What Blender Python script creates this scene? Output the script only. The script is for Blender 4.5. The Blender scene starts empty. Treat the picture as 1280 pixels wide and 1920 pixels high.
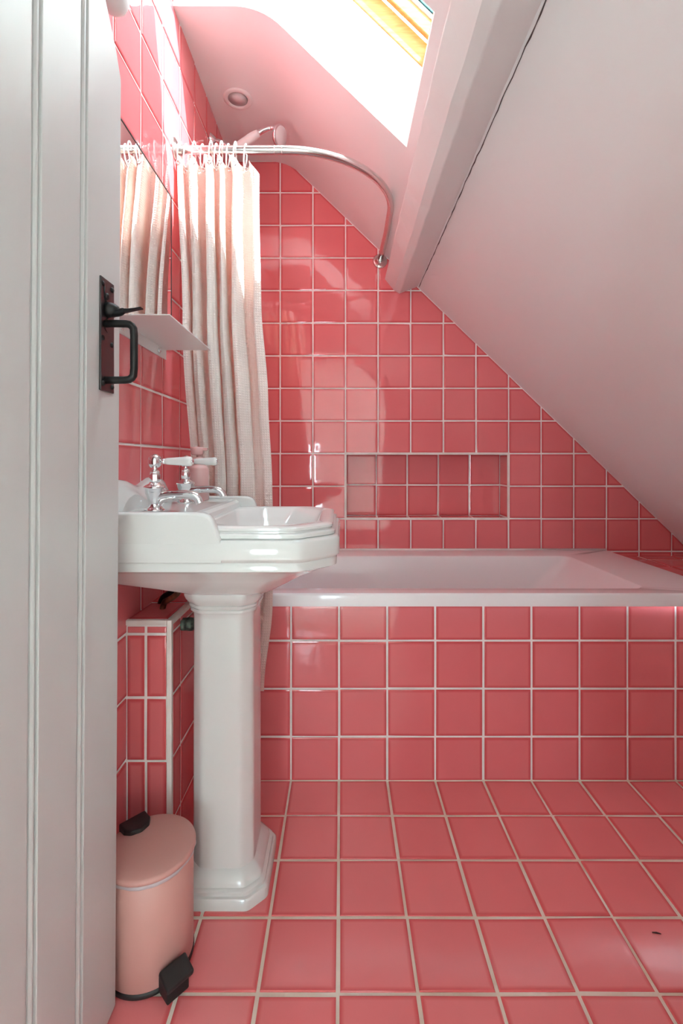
import bpy, math, random
from mathutils import Vector, Matrix
random.seed(7)
S = bpy.context.scene
COL = S.collection
PI = math.pi

# ------------------------------------------------------------------ camera, world, sun, exposure
F = 894.0; H = 0.9967
cam_d = bpy.data.cameras.new('camera'); cam = bpy.data.objects.new('camera', cam_d); COL.objects.link(cam)
cam.location = (0, 0, H); cam.rotation_euler = (PI/2, 0, 0)
cam_d.sensor_fit = 'HORIZONTAL'; cam_d.sensor_width = 36.0; cam_d.lens = F/1280*36.0
cam_d.shift_y = -(960-866)/1280.0
cam_d.clip_start = 0.01; cam_d.clip_end = 200
S.camera = cam

W = bpy.data.worlds.new('world'); S.world = W; W.use_nodes = True
bg = W.node_tree.nodes['Background']
bg.inputs[0].default_value = (0.73, 0.925, 1.0, 1); bg.inputs[1].default_value = 36.0
sun_d = bpy.data.lights.new('sun', 'SUN'); sun = bpy.data.objects.new('sun', sun_d); COL.objects.link(sun)
sun_d.energy = 42.0; sun_d.angle = 0.0093; sun_d.color = (0.90, 0.99, 1.0)
SUN_DIR = Vector((-1.0, 0.68, -1.4)).normalized()
sun.rotation_euler = SUN_DIR.to_track_quat('-Z', 'Y').to_euler(); sun.location = (4, -2, 6)
S.view_settings.view_transform = 'Standard'; S.view_settings.look = 'None'
S.view_settings.exposure = -0.70; S.view_settings.gamma = 1.0; S.view_settings.use_curve_mapping = False
S.cycles.max_bounces = 9; S.cycles.diffuse_bounces = 6; S.cycles.glossy_bounces = 4
S.cycles.transparent_max_bounces = 12; S.cycles.caustics_reflective = True
S.cycles.use_denoising = True; S.cycles.sample_clamp_indirect = 40.0; S.cycles.blur_glossy = 0.6; S.cycles.adaptive_threshold = 0.03

# ------------------------------------------------------------------ main dimensions (metres)
XL = -0.512; YB = 2.195; YP = 1.4895; XR = 1.65; YF = 0.10; ZC = 2.379
def slope(x): return 2.141 - 0.968*x
SOFF = 0.288                       # vertical distance from the sloping ceiling up to the window frame
XK = (2.141 - ZC)/0.968            # crease between flat and sloping ceiling
WY0, WY1 = 1.01, 1.446             # light well
RIM = 0.592

# ------------------------------------------------------------------ materials
def mat(name, col, rough=0.5, metal=0.0, spec=0.5, **kw):
    m = bpy.data.materials.new(name); m.use_nodes = True
    b = m.node_tree.nodes['Principled BSDF']
    b.inputs['Base Color'].default_value = (*col, 1); b.inputs['Roughness'].default_value = rough
    b.inputs['Metallic'].default_value = metal; b.inputs['Specular IOR Level'].default_value = spec
    for k, v in kw.items(): b.inputs[k.replace('_', ' ')].default_value = v
    return m
def nodes(m): return m.node_tree.nodes, m.node_tree.links, m.node_tree.nodes['Principled BSDF']
def add_bump(m, scale, strength, dist=0.002, detail=3, stretch=None, coord='Object'):
    n, l, b = nodes(m)
    tc = n.new('ShaderNodeTexCoord'); mp = n.new('ShaderNodeMapping'); nz = n.new('ShaderNodeTexNoise'); bp = n.new('ShaderNodeBump')
    if stretch: mp.inputs['Scale'].default_value = stretch
    nz.inputs['Scale'].default_value = scale; nz.inputs['Detail'].default_value = detail
    bp.inputs['Strength'].default_value = strength; bp.inputs['Distance'].default_value = dist
    l.new(tc.outputs[coord], mp.inputs[0]); l.new(mp.outputs[0], nz.inputs['Vector'])
    l.new(nz.outputs[0], bp.inputs['Height']); l.new(bp.outputs[0], b.inputs['Normal'])
    return m
def add_mottle(m, c1, c2, scale, detail=4, lo=0.35, hi=0.65, stretch=None):
    n, l, b = nodes(m)
    tc = n.new('ShaderNodeTexCoord'); mp = n.new('ShaderNodeMapping'); nz = n.new('ShaderNodeTexNoise'); cr = n.new('ShaderNodeValToRGB')
    if stretch: mp.inputs['Scale'].default_value = stretch
    nz.inputs['Scale'].default_value = scale; nz.inputs['Detail'].default_value = detail
    cr.color_ramp.elements[0].position = lo; cr.color_ramp.elements[1].position = hi
    cr.color_ramp.elements[0].color = (*c1, 1); cr.color_ramp.elements[1].color = (*c2, 1)
    l.new(tc.outputs['Object'], mp.inputs[0]); l.new(mp.outputs[0], nz.inputs['Vector'])
    l.new(nz.outputs[0], cr.inputs[0]); l.new(cr.outputs[0], b.inputs['Base Color'])
    return m
def tile_material(name, c1, c2, rough, bump):
    m = mat(name, c1, rough, spec=0.75)
    n, l, b = nodes(m)
    oi = n.new('ShaderNodeObjectInfo'); tc = n.new('ShaderNodeTexCoord')
    ad = n.new('ShaderNodeVectorMath'); ad.operation = 'ADD'
    ml = n.new('ShaderNodeVectorMath'); ml.operation = 'SCALE'; ml.inputs[3].default_value = 60.0
    cb = n.new('ShaderNodeCombineXYZ')
    for i in range(3): l.new(oi.outputs['Random'], cb.inputs[i])
    l.new(cb.outputs[0], ml.inputs[0]); l.new(tc.outputs['Object'], ad.inputs[0]); l.new(ml.outputs[0], ad.inputs[1])
    nz = n.new('ShaderNodeTexNoise'); nz.inputs['Scale'].default_value = 22.0; nz.inputs['Detail'].default_value = 1.5
    l.new(ad.outputs[0], nz.inputs['Vector'])
    nz2 = n.new('ShaderNodeTexNoise'); nz2.inputs['Scale'].default_value = 9.0; nz2.inputs['Detail'].default_value = 3.0
    l.new(ad.outputs[0], nz2.inputs['Vector'])
    mx0 = n.new('ShaderNodeMath'); mx0.operation = 'MULTIPLY_ADD'; mx0.inputs[1].default_value = 0.45
    l.new(oi.outputs['Random'], mx0.inputs[0]); 
    sc = n.new('ShaderNodeMath'); sc.operation = 'MULTIPLY'; sc.inputs[1].default_value = 0.55
    l.new(nz2.outputs[0], sc.inputs[0]); l.new(sc.outputs[0], mx0.inputs[2])
    mx = n.new('ShaderNodeMix'); mx.data_type = 'RGBA'
    l.new(mx0.outputs[0], mx.inputs[0]); mx.inputs[6].default_value = (*c1, 1); mx.inputs[7].default_value = (*c2, 1)
    at = n.new('ShaderNodeAttribute'); at.attribute_name = 'glaze_depth'
    m2 = n.new('ShaderNodeMix'); m2.data_type = 'RGBA'; l.new(at.outputs['Fac'], m2.inputs[0])
    m2.inputs[6].default_value = (c1[0]*0.90, c1[1]*0.60, c1[2]*0.60, 1); l.new(mx.outputs[2], m2.inputs[7])
    l.new(m2.outputs[2], b.inputs['Base Color'])
    bp = n.new('ShaderNodeBump'); bp.inputs['Strength'].default_value = bump; bp.inputs['Distance'].default_value = 0.004
    l.new(nz.outputs[0], bp.inputs['Height']); l.new(bp.outputs[0], b.inputs['Normal'])
    return m
M = {}
M['tile'] = tile_material('pink_glaze', (0.77, 0.172, 0.185), (0.84, 0.224, 0.238), 0.05, 0.10)
M['floor_tile'] = tile_material('pink_floor_glaze', (0.80, 0.205, 0.212), (0.86, 0.250, 0.258), 0.16, 0.06)
M['grout'] = add_bump(add_mottle(mat('grout_white', (0.92, 0.91, 0.90), 0.9), (0.88, 0.85, 0.83), (0.95, 0.94, 0.93), 9), 90, 0.3)
M['floor_grout'] = add_bump(add_mottle(mat('grout_cream', (0.72, 0.60, 0.48), 0.9), (0.74, 0.62, 0.50), (0.88, 0.81, 0.72), 7), 90, 0.3)
M['plaster'] = add_bump(mat('white_plaster', (0.88, 0.90, 0.90), 0.6), 14, 0.25, 0.004, 5)
M['reveal'] = add_bump(mat('white_reveal_paint', (0.88, 0.88, 0.87), 0.55), 18, 0.15, 0.003, 4)
M['beam'] = add_bump(mat('beam_gloss_paint', (0.84, 0.86, 0.855), 0.38), 20, 0.35, 0.003, 5, (1, 0.25, 1))
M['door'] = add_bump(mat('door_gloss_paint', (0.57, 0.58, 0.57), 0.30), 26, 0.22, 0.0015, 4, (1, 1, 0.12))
M['ceramic'] = mat('white_ceramic', (0.70, 0.70, 0.685), 0.06, spec=0.6)
M['acrylic'] = mat('bath_acrylic', (0.91, 0.91, 0.93), 0.10, spec=0.5)
M['seal'] = mat('white_sealant', (0.85, 0.83, 0.81), 0.45)
M['trim'] = add_mottle(mat('tile_trim_plastic', (0.86, 0.83, 0.80), 0.4), (0.80, 0.74, 0.70), (0.88, 0.85, 0.82), 20)
M['chrome'] = mat('chrome', (0.80, 0.81, 0.82), 0.06, 1.0)
M['brushed'] = add_bump(mat('brushed_steel', (0.68, 0.67, 0.65), 0.24, 1.0), 60, 0.08, 0.001, 2)
M['mirror'] = mat('mirror_silver', (0.93, 0.93, 0.92), 0.0, 1.0)
M['black'] = mat('black_edge', (0.012, 0.012, 0.012), 0.4)
M['iron'] = add_bump(mat('black_iron', (0.010, 0.009, 0.009), 0.42, 0.0, 0.3), 120, 0.25, 0.001, 3)
M['plate_iron'] = add_bump(mat('plate_iron', (0.016, 0.012, 0.013), 0.28, 0.0, 0.7), 60, 0.2, 0.001, 3)
M['white_metal'] = mat('powder_coated_white', (0.82, 0.80, 0.79), 0.34)
M['plastic_white'] = mat('plastic_white', (0.84, 0.83, 0.82), 0.35)
M['lens'] = mat('downlight_lens', (0.82, 0.80, 0.80), 0.3)
M['bin'] = add_bump(mat('bin_pink_paint', (0.62, 0.33, 0.29), 0.42), 300, 0.05)
M['rubber'] = add_bump(mat('black_plastic', (0.014, 0.013, 0.013), 0.5), 200, 0.2, 0.001)
M['liner'] = mat('bin_liner', (0.60, 0.54, 0.57), 0.4, Alpha=0.85)
M['copper'] = add_mottle(mat('old_copper', (0.30, 0.16, 0.09), 0.4, 0.9), (0.10, 0.06, 0.045), (0.42, 0.25, 0.15), 30)
M['verdigris'] = add_mottle(mat('green_fitting', (0.12, 0.16, 0.13), 0.5, 0.5), (0.06, 0.07, 0.06), (0.20, 0.28, 0.22), 60)
M['pine'] = add_bump(add_mottle(mat('pine_varnish', (0.80, 0.50, 0.18), 0.35), (0.58, 0.31, 0.08), (0.72, 0.44, 0.15), 10, 3, 0.3, 0.7, (2, 12, 12)), 30, 0.1, 0.001, 3, (2, 14, 14))
M['gasket'] = mat('teal_gasket', (0.05, 0.22, 0.25), 0.5)
M['alu'] = mat('grey_cladding', (0.35, 0.37, 0.38), 0.5, 0.3)
M['hall_wall'] = mat('hall_paint', (0.84, 0.80, 0.76), 0.7)
M['hall_floor'] = add_mottle(mat('hall_boards', (0.8, 0.76, 0.71), 0.5), (0.78, 0.735, 0.68), (0.84, 0.795, 0.745), 4, 4, 0.3, 0.7, (8, 0.6, 1))
M['soap'] = mat('soap_bottle_pink', (0.86, 0.52, 0.50), 0.25, Transmission_Weight=0.25)
M['dirt'] = mat('dark_speck', (0.10, 0.04, 0.035), 0.8)
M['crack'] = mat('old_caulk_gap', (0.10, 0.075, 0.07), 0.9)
# thin window glass: clear with a mirror sheen
def glass_mat():
    m = bpy.data.materials.new('window_glass'); m.use_nodes = True
    n, l = m.node_tree.nodes, m.node_tree.links; n.remove(n['Principled BSDF'])
    t = n.new('ShaderNodeBsdfTransparent'); g = n.new('ShaderNodeBsdfGlossy'); g.inputs['Roughness'].default_value = 0.0
    t.inputs[0].default_value = (0.95, 0.98, 0.98, 1)
    fr = n.new('ShaderNodeFresnel'); fr.inputs[0].default_value = 1.45; mx = n.new('ShaderNodeMixShader')
    l.new(fr.outputs[0], mx.inputs[0]); l.new(t.outputs[0], mx.inputs[1]); l.new(g.outputs[0], mx.inputs[2])
    l.new(mx.outputs[0], n['Material Output'].inputs[0]); return m
M['glass'] = glass_mat()
# waffle cotton: woven grid relief (uv in metres), some light passes through with a peach tint
def waffle_mat():
    m = mat('waffle_cotton', (0.92, 0.875, 0.835), 0.85, spec=0.15)
    n, l, b = nodes(m)
    uv = n.new('ShaderNodeUVMap'); sp = n.new('ShaderNodeSeparateXYZ'); l.new(uv.outputs[0], sp.inputs[0])
    outs = []
    for i in range(2):
        a = n.new('ShaderNodeMath'); a.operation = 'MULTIPLY'; a.inputs[1].default_value = PI/0.0075; l.new(sp.outputs[i], a.inputs[0])
        s = n.new('ShaderNodeMath'); s.operation = 'SINE'; l.new(a.outputs[0], s.inputs[0])
        c = n.new('ShaderNodeMath'); c.operation = 'ABSOLUTE'; l.new(s.outputs[0], c.inputs[0]); outs.append(c)
    mn = n.new('ShaderNodeMath'); mn.operation = 'MINIMUM'; l.new(outs[0].outputs[0], mn.inputs[0]); l.new(outs[1].outputs[0], mn.inputs[1])
    bp = n.new('ShaderNodeBump'); bp.inputs['Strength'].default_value = 0.6; bp.inputs['Distance'].default_value = 0.0025; bp.invert = True
    l.new(mn.outputs[0], bp.inputs['Height']); l.new(bp.outputs[0], b.inputs['Normal'])
    tr = n.new('ShaderNodeBsdfTranslucent'); tr.inputs[0].default_value = (0.95, 0.58, 0.42, 1)
    mx = n.new('ShaderNodeMixShader'); mx.inputs[0].default_value = 0.30
    out = n['Material Output']; l.new(b.outputs[0], mx.inputs[1]); l.new(tr.outputs[0], mx.inputs[2]); l.new(mx.outputs[0], out.inputs[0])
    return m
M['waffle'] = waffle_mat()

# ------------------------------------------------------------------ mesh helpers
class MB:
    def __init__(self): self.v = []; self.f = []; self.s = []
    def add(self, vs, fs, smooth=False):
        o = len(self.v); self.v += [tuple(p) for p in vs]
        for f in fs: self.f.append([i+o for i in f]); self.s.append(smooth)
        return self
    def box(self, a, b):
        (x0, y0, z0), (x1, y1, z1) = a, b
        v = [(x0,y0,z0),(x1,y0,z0),(x1,y1,z0),(x0,y1,z0),(x0,y0,z1),(x1,y0,z1),(x1,y1,z1),(x0,y1,z1)]
        return self.add(v, [(0,3,2,1),(4,5,6,7),(0,1,5,4),(1,2,6,5),(2,3,7,6),(3,0,4,7)])
    def loft(self, rings, cap0=True, cap1=True, smooth=True, closed=True):
        n = len(rings[0]); vs = [p for r in rings for p in r]; fs = []
        m = n if closed else n-1
        for k in range(len(rings)-1):
            for i in range(m):
                j = (i+1) % n
                fs.append((k*n+i, k*n+j, (k+1)*n+j, (k+1)*n+i))
        self.add(vs, fs, smooth)
        if cap0: self.add(rings[0], [tuple(range(n-1, -1, -1))])
        if cap1: self.add(rings[-1], [tuple(range(n))])
        return self
    def prism(self, poly, axis, a, b):
        """poly: 2D points; axis 0/1/2 = extrude along x/y/z from a to b"""
        def P(p, t): return [(t, p[0], p[1]), (p[0], t, p[1]), (p[0], p[1], t)][axis]
        return self.loft([[P(p, a) for p in poly], [P(p, b) for p in poly]], smooth=False)
    def tube(self, pts, r, n=16, caps=True):
        pts = [Vector(p) for p in pts]; k = len(pts)
        rs = [r(i/(k-1)) for i in range(k)] if callable(r) else (r if isinstance(r, (list, tuple)) else [r]*k)
        tg = [((pts[min(i+1, k-1)]-pts[i]).normalized() + (pts[i]-pts[max(i-1, 0)]).normalized()).normalized() for i in range(k)]
        up = Vector((0, 0, 1)) if abs(tg[0].z) < 0.9 else Vector((1, 0, 0))
        u = tg[0].cross(up).normalized(); rings = []
        for i in range(k):
            if i: u = (u - tg[i]*u.dot(tg[i])).normalized()
            w = tg[i].cross(u)
            rings.append([pts[i] + (u*math.cos(2*PI*j/n) + w*math.sin(2*PI*j/n))*rs[i] for j in range(n)])
        return self.loft(rings, caps, caps)
    def lathe(self, prof, o=(0,0,0), d=(0,0,1), n=28, caps=True):
        o = Vector(o); d = Vector(d).normalized()
        u = d.orthogonal().normalized(); w = d.cross(u)
        rings = [[o + d*h + (u*math.cos(2*PI*j/n) + w*math.sin(2*PI*j/n))*r for j in range(n)] for r, h in prof]
        return self.loft(rings, caps, caps)
    def sphere(self, c, r, sc=(1,1,1), n=20):
        k = n//2; rings = []
        for i in range(1, k):
            t = PI*i/k
            rings.append([(c[0]+r*sc[0]*math.sin(t)*math.cos(2*PI*j/n), c[1]+r*sc[1]*math.sin(t)*math.sin(2*PI*j/n), c[2]-r*sc[2]*math.cos(t)) for j in range(n)])
        return self.loft(rings)
    def mesh(self, name, m):
        me = bpy.data.meshes.new(name); me.from_pydata(self.v, [], self.f)
        me.polygons.foreach_set('use_smooth', self.s); me.materials.append(M[m] if isinstance(m, str) else m)
        me.validate(); me.update()
        return me
    def build(self, name, m, parent=None, bevel=None, seg=2, recalc=True):
        me = self.mesh(name, m)
        if recalc:
            import bmesh
            bm = bmesh.new(); bm.from_mesh(me); bmesh.ops.remove_doubles(bm, verts=bm.verts, dist=1e-6)
            bmesh.ops.recalc_face_normals(bm, faces=bm.faces); bm.to_mesh(me); bm.free()
        o = bpy.data.objects.new(name, me); COL.objects.link(o)
        if parent: o.parent = parent
        if bevel:
            md = o.modifiers.new('bevel', 'BEVEL'); md.width = bevel; md.segments = seg; md.limit_method = 'ANGLE'; md.angle_limit = math.radians(35)
            md.harden_normals = False
        return o
def tag(o, label, cat, group=None):
    o['label'] = label; o['category'] = cat
    if group: o['group'] = group
    return o
def structure(o, label=None):
    o['kind'] = 'structure'
    if label: o['label'] = label
    return o
def empty(name, loc=(0,0,0)):
    o = bpy.data.objects.new(name, None); COL.objects.link(o); o.empty_display_size = 0.05
    o.location = loc
    return o
def keep(o, parent):
    """parent o (modelled in world coordinates) to an Empty standing at its base"""
    o.parent = parent; o.matrix_parent_inverse = Matrix.Translation(-Vector(parent.location)); return o
def arc(cx, cy, r, a0, a1, n):
    return [(cx + r*math.cos(a0+(a1-a0)*i/n), cy + r*math.sin(a0+(a1-a0)*i/n)) for i in range(n+1)]
def rrect(x0, x1, y0, y1, r, n=4):
    return (arc(x1-r, y0+r, r, -PI/2, 0, n) + arc(x1-r, y1-r, r, 0, PI/2, n) + arc(x0+r, y1-r, r, PI/2, PI, n) + arc(x0+r, y0+r, r, PI, 1.5*PI, n))
def smooth_path(pts, it=3):
    pts = [Vector(p) for p in pts]
    for _ in range(it):
        q = [pts[0]]
        for a, b in zip(pts[:-1], pts[1:]): q += [a*0.75+b*0.25, a*0.25+b*0.75]
        q.append(pts[-1]); pts = q
    return pts

# ------------------------------------------------------------------ tiling
def clip(poly, a, b, c):                       # keep a*x+b*y <= c
    out = []
    for i in range(len(poly)):
        p, q = poly[i], poly[(i+1) % len(poly)]
        dp, dq = a*p[0]+b*p[1]-c, a*q[0]+b*q[1]-c
        if dp <= 0: out.append(p)
        if (dp < 0 < dq) or (dq < 0 < dp):
            t = dp/(dp-dq); out.append((p[0]+t*(q[0]-p[0]), p[1]+t*(q[1]-p[1])))
    return out
def area(p): return 0.5*sum(p[i][0]*p[(i+1) % len(p)][1]-p[(i+1) % len(p)][0]*p[i][1] for i in range(len(p)))
def inset(poly, d):
    out = poly
    for i in range(len(poly)):
        p, q = poly[i], poly[(i+1) % len(poly)]
        ex, ey = q[0]-p[0], q[1]-p[1]; L = math.hypot(ex, ey)
        if L < 1e-7: continue
        nx, ny = ey/L, -ex/L
        out = clip(out, nx, ny, nx*p[0]+ny*p[1]-d)
        if len(out) < 3: return []
    return out
def clean(poly):
    out = []
    for p in poly:
        if not out or math.hypot(p[0]-out[-1][0], p[1]-out[-1][1]) > 8e-4: out.append(p)
    if len(out) > 1 and math.hypot(out[0][0]-out[-1][0], out[0][1]-out[-1][1]) < 8e-4: out.pop()
    return out
GAP = 0.0066; PROUD = 0.0022; BEV = 0.0026
def tile_mesh(poly, m):
    poly = clean(poly)
    in1, in2 = inset(poly, BEV*0.35), inset(poly, BEV)
    mb = MB()
    if len(in2) != len(poly) or len(in1) != len(poly):
        mb.loft([[(x, y, -0.004) for x, y in poly], [(x, y, PROUD-0.0006) for x, y in poly]], cap0=False, smooth=False)
    else:
        rr = [[(x, y, -0.004) for x, y in poly], [(x, y, PROUD-0.0013) for x, y in poly],
              [(x, y, PROUD-0.0004) for x, y in in1], [(x, y, PROUD) for x, y in in2]]
        in3 = inset(poly, 0.0095)
        if len(in3) == len(poly): rr.append([(x, y, PROUD+0.00015) for x, y in in3])
        mb.loft(rr, cap0=False, smooth=False)
    me = mb.mesh('tile', m); n = len(poly)
    at = me.attributes.new('glaze_depth', 'FLOAT', 'POINT')
    big = len(me.vertices) >= 6*n
    for i in range(len(me.vertices)): at.data[i].value = 1.0 if (i >= 4*n or not big) else 0.0
    return me
_full = {}
def lay_tiles(parent, o, u, v, us, vs, m='tile', planes=(), skip=None, tilt=0.007, gap=GAP, jitter=0.0004):
    """tiles on the plane o + a*u + b*v; us, vs: grout line positions; planes (a,b,c): keep a*x+b*y <= c"""
    o, u, v = Vector(o), Vector(u), Vector(v); n = u.cross(v)
    base = Matrix((u, v, n)).transposed()
    for i in range(len(us)-1):
        for j in range(len(vs)-1):
            if skip and skip((us[i]+us[i+1])/2, (vs[j]+vs[j+1])/2): continue
            cell = [(us[i]+gap/2, vs[j]+gap/2), (us[i+1]-gap/2, vs[j]+gap/2), (us[i+1]-gap/2, vs[j+1]-gap/2), (us[i]+gap/2, vs[j+1]-gap/2)]
            poly = cell; cut = False
            for (a, b, c) in planes:
                q = clip(poly, a, b, c)
                if len(q) != len(poly) or any(abs(s-t) > 1e-9 for P, Q in zip(q, poly) for s, t in zip(P, Q)): cut = True
                poly = q
                if len(poly) < 3: break
            if len(poly) < 3: continue
            poly = clean(poly)
            if len(poly) < 3 or area(poly) < 6e-5: continue
            if min(max(p[k] for p in poly)-min(p[k] for p in poly) for k in (0, 1)) < 0.006: continue
            cx = sum(p[0] for p in poly)/len(poly); cy = sum(p[1] for p in poly)/len(poly)
            loc = [(p[0]-cx, p[1]-cy) for p in poly]
            key = (m, round(us[i+1]-us[i], 4), round(vs[j+1]-vs[j], 4), gap)
            if cut: me = tile_mesh(loc, m)
            else:
                if key not in _full: _full[key] = tile_mesh(loc, m)
                me = _full[key]
            t = bpy.data.objects.new('tile', me); COL.objects.link(t); t.parent = parent
            r = Matrix.Rotation(random.gauss(0, tilt), 3, u) @ Matrix.Rotation(random.gauss(0, tilt), 3, v)
            mt = (r @ base).to_4x4(); mt.translation = o + u*(cx+random.gauss(0, jitter)) + v*(cy+random.gauss(0, jitter))
            t.matrix_local = mt
def lines(start, pitch, lo, hi, lim=0.0):
    k0 = math.floor((lo-start)/pitch)+1; out = [lo]; k = k0
    while start+k*pitch < hi-1e-6:
        if start+k*pitch > lo+1e-6: out.append(start+k*pitch)
        k += 1
    return out + [hi]

# ------------------------------------------------------------------ room shell
floor = structure(MB().box((XL-0.06, YF-0.12, -0.08), (XR+0.05, YP+0.02, 0.0)).build('floor', 'floor_grout'), 'pink glazed square floor tiles with cream grout')
lay_tiles(floor, (0, 0, 0), (1, 0, 0), (0, 1, 0), lines(-0.0073, 0.15, XL, XR), lines(1.342, 0.15, YF, YP), 'floor_tile', gap=0.0074)

# back wall with the niche hole (grout backing), niche lining
NX0, NX1, NZ0, NZ1, ND = 0.0184, 0.7684, 0.7348, 1.0348, 0.118
wb = MB()
for (x0, x1, z0, z1) in ((XL-0.06, NX0, 0.0, 2.75), (NX1, XR+0.05, 0.0, 2.75), (NX0, NX1, 0.0, NZ0), (NX0, NX1, NZ1, 2.75)):
    wb.box((x0, YB, z0), (x1, YB+ND+0.05, z1))
wall_back = structure(wb.build('wall_back', 'grout'), 'pink square tiled wall behind the bath, cut along the roof slope')
ZB = [1.0348+0.15*k for k in range(-4, 10)]
lay_tiles(wall_back, (0, YB, 0), (1, 0, 0), (0, 0, 1), lines(0.0184, 0.15, XL, XR), ZB, planes=(
    (0.968, 1, 2.141-0.004), (0, 1, ZC-0.002), (0, -1, -0.56)), skip=lambda x, z: (NX0 < x < NX1 and NZ0 < z < NZ1) or (z < 0.58 and x < 1.15))
niche = MB().box((NX0-0.005, YB+ND, NZ0-0.005), (NX1+0.005, YB+ND+0.02, NZ1+0.005)).build('niche', 'grout', wall_back)
niche['label'] = 'recessed tiled niche with a white edge trim'
g2 = 0.004
lay_tiles(niche, (0, YB+ND, 0), (1, 0, 0), (0, 0, 1), [NX0+0.15*k for k in range(6)], [NZ0, NZ0+0.15, NZ1])
lay_tiles(niche, (NX1, 0, 0), (0, -1, 0), (0, 0, 1), [-(YB+ND-0.002), -(YB+0.004)], [NZ0+0.004, NZ0+0.15, NZ1-0.004])
lay_tiles(niche, (NX0, 0, 0), (0, 1, 0), (0, 0, 1), [YB+0.004, YB+ND-0.002], [NZ0+0.004, NZ0+0.15, NZ1-0.004])
lay_tiles(niche, (0, 0, NZ0), (1, 0, 0), (0, 1, 0), [NX0+0.15*k for k in range(6)], [YB+0.004, YB+ND-0.002])
lay_tiles(niche, (0, 0, NZ1), (-1, 0, 0), (0, 1, 0), [-(NX1-0.15*k) for k in range(6)], [YB+0.004, YB+ND-0.002])
tw = 0.0105
for a, b in (((NX0-tw/2, NZ0-tw/2), (NX1+tw/2, NZ0+tw/2)), ((NX0-tw/2, NZ1-tw/2), (NX1+tw/2, NZ1+tw/2)),
             ((NX0-tw/2, NZ0+tw/2), (NX0+tw/2, NZ1-tw/2)), ((NX1-tw/2, NZ0+tw/2), (NX1+tw/2, NZ1-tw/2))):
    MB().box((a[0], YB-0.0035, a[1]), (b[0], YB+0.006, b[1])).build('edge_trim', 'trim', niche, 0.0015)

# left wall
wall_left = structure(MB().box((XL-0.08, YF-0.12, 0), (XL, YB+0.05, 2.80)).build('wall_left', 'grout'), 'pink square tiled wall carrying the mirror and basin')
YLN = lines(1.0687, 0.1466, YF, YB); ZLN = lines(1.0385, 0.15, 0.0, 2.66)
lay_tiles(wall_left, (XL, 0, 0), (0, 1, 0), (0, 0, 1), YLN, ZLN,
          planes=((1, 0, YB-0.003),), skip=lambda y, z: (z < 0.55 and y > YP) or (z > ZC and not (WY0-0.1 < y < WY1+0.1)) or (y > 1.15 and y < YP and z < 0.55))

wall_right = structure(MB().box((XR, YF-0.12, 0), (XR+0.06, YB+0.05, 0.75)).build('wall_right', 'plaster'))

# ceiling: flat strip, soft crease, sloping plane; open where the light well rises
prof = [(XL-0.03, ZC)]
for i in range(9):                          # rounded crease
    t = i/8; p0, p1, p2 = (XK-0.09, ZC), (XK, ZC), (XK+0.065, slope(XK+0.065))
    prof.append(((1-t)**2*p0[0]+2*t*(1-t)*p1[0]+t*t*p2[0], (1-t)**2*p0[1]+2*t*(1-t)*p1[1]+t*t*p2[1]))
XS = 0.1975
prof_low = [(XS, slope(XS)), (XR+0.04, slope(XR+0.04))]
def ceil_strip(mb, pr, y0, y1, th=0.05):
    ny = 6
    for k in range(ny):
        a, b = y0+(y1-y0)*k/ny, y0+(y1-y0)*(k+1)/ny
        mb.loft([[(x, a, z) for x, z in pr], [(x, b, z) for x, z in pr]], False, False, True, False)
    up = [(x+0.04, z+th) for x, z in pr]
    mb.loft([[(x, y0, z) for x, z in up], [(x, y1, z) for x, z in up]], False, False, True, False)
    
cb = MB()
ceil_strip(cb, prof + [(XS, slope(XS))], WY1, YB+0.03)
ceil_strip(cb, prof + [(XS, slope(XS))], YF-0.14, WY0)
ceil_strip(cb, prof_low, YF-0.14, YB+0.03)
ceiling = structure(cb.build('ceiling', 'plaster', recalc=False), 'white plastered attic ceiling, flat strip running into a steep slope')
# light well faces
def wl(x): return slope(x) + SOFF
BX, BZ = 0.245, None
BZ = wl(BX)
TX = -0.31; TZ = wl(TX)
side = [(XL, ZC)] + [p for p in prof[1:]] + [(XS, slope(XS)), (BX, BZ), (TX, TZ), (XL, TZ)]
rv = MB()
nlow = len(prof)+1
rv.loft([[(x, WY1-0.0005, z) for x, z in side], [(x, WY1+0.045, z+(0.025 if i < nlow else 0)) for i, (x, z) in enumerate(side)]], smooth=False)
rv.loft([[(x, WY0+0.0005, z) for x, z in side], [(x, WY0-0.045, z+(0.025 if i < nlow else 0)) for i, (x, z) in enumerate(side)]], smooth=False)
rv.prism([(XS, slope(XS)), (XS+0.04, slope(XS)+0.03), (BX+0.04, BZ), (BX, BZ)], 1, WY0, WY1)
rv.prism([(XL, TZ), (TX, TZ), (TX, TZ+0.05), (XL, TZ+0.05)], 1, WY0-0.045, WY1+0.045)
rv.build('light_well', 'reveal', ceiling)

# front wall with the doorway the camera looks through, following the roof slope
DW0, DW1 = -0.412, 0.366
fw = MB()
fw.prism([(XL-0.06, 0), (DW0, 0), (DW0, 2.42), (XL-0.06, 2.42)], 1, YF-0.12, YF)
fw.prism([(DW1, 0), (XR+0.06, 0), (XR+0.06, 0.60), (DW1, slope(DW1)+0.03)], 1, YF-0.12, YF)
fw.prism([(DW0, 1.965), (0.085, 1.965), (DW1, 1.705), (DW1, slope(DW1)+0.03), (XK, ZC+0.04), (DW0, ZC+0.04)], 1, YF-0.12, YF)
structure(fw.build('wall_front', 'plaster'))

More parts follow.
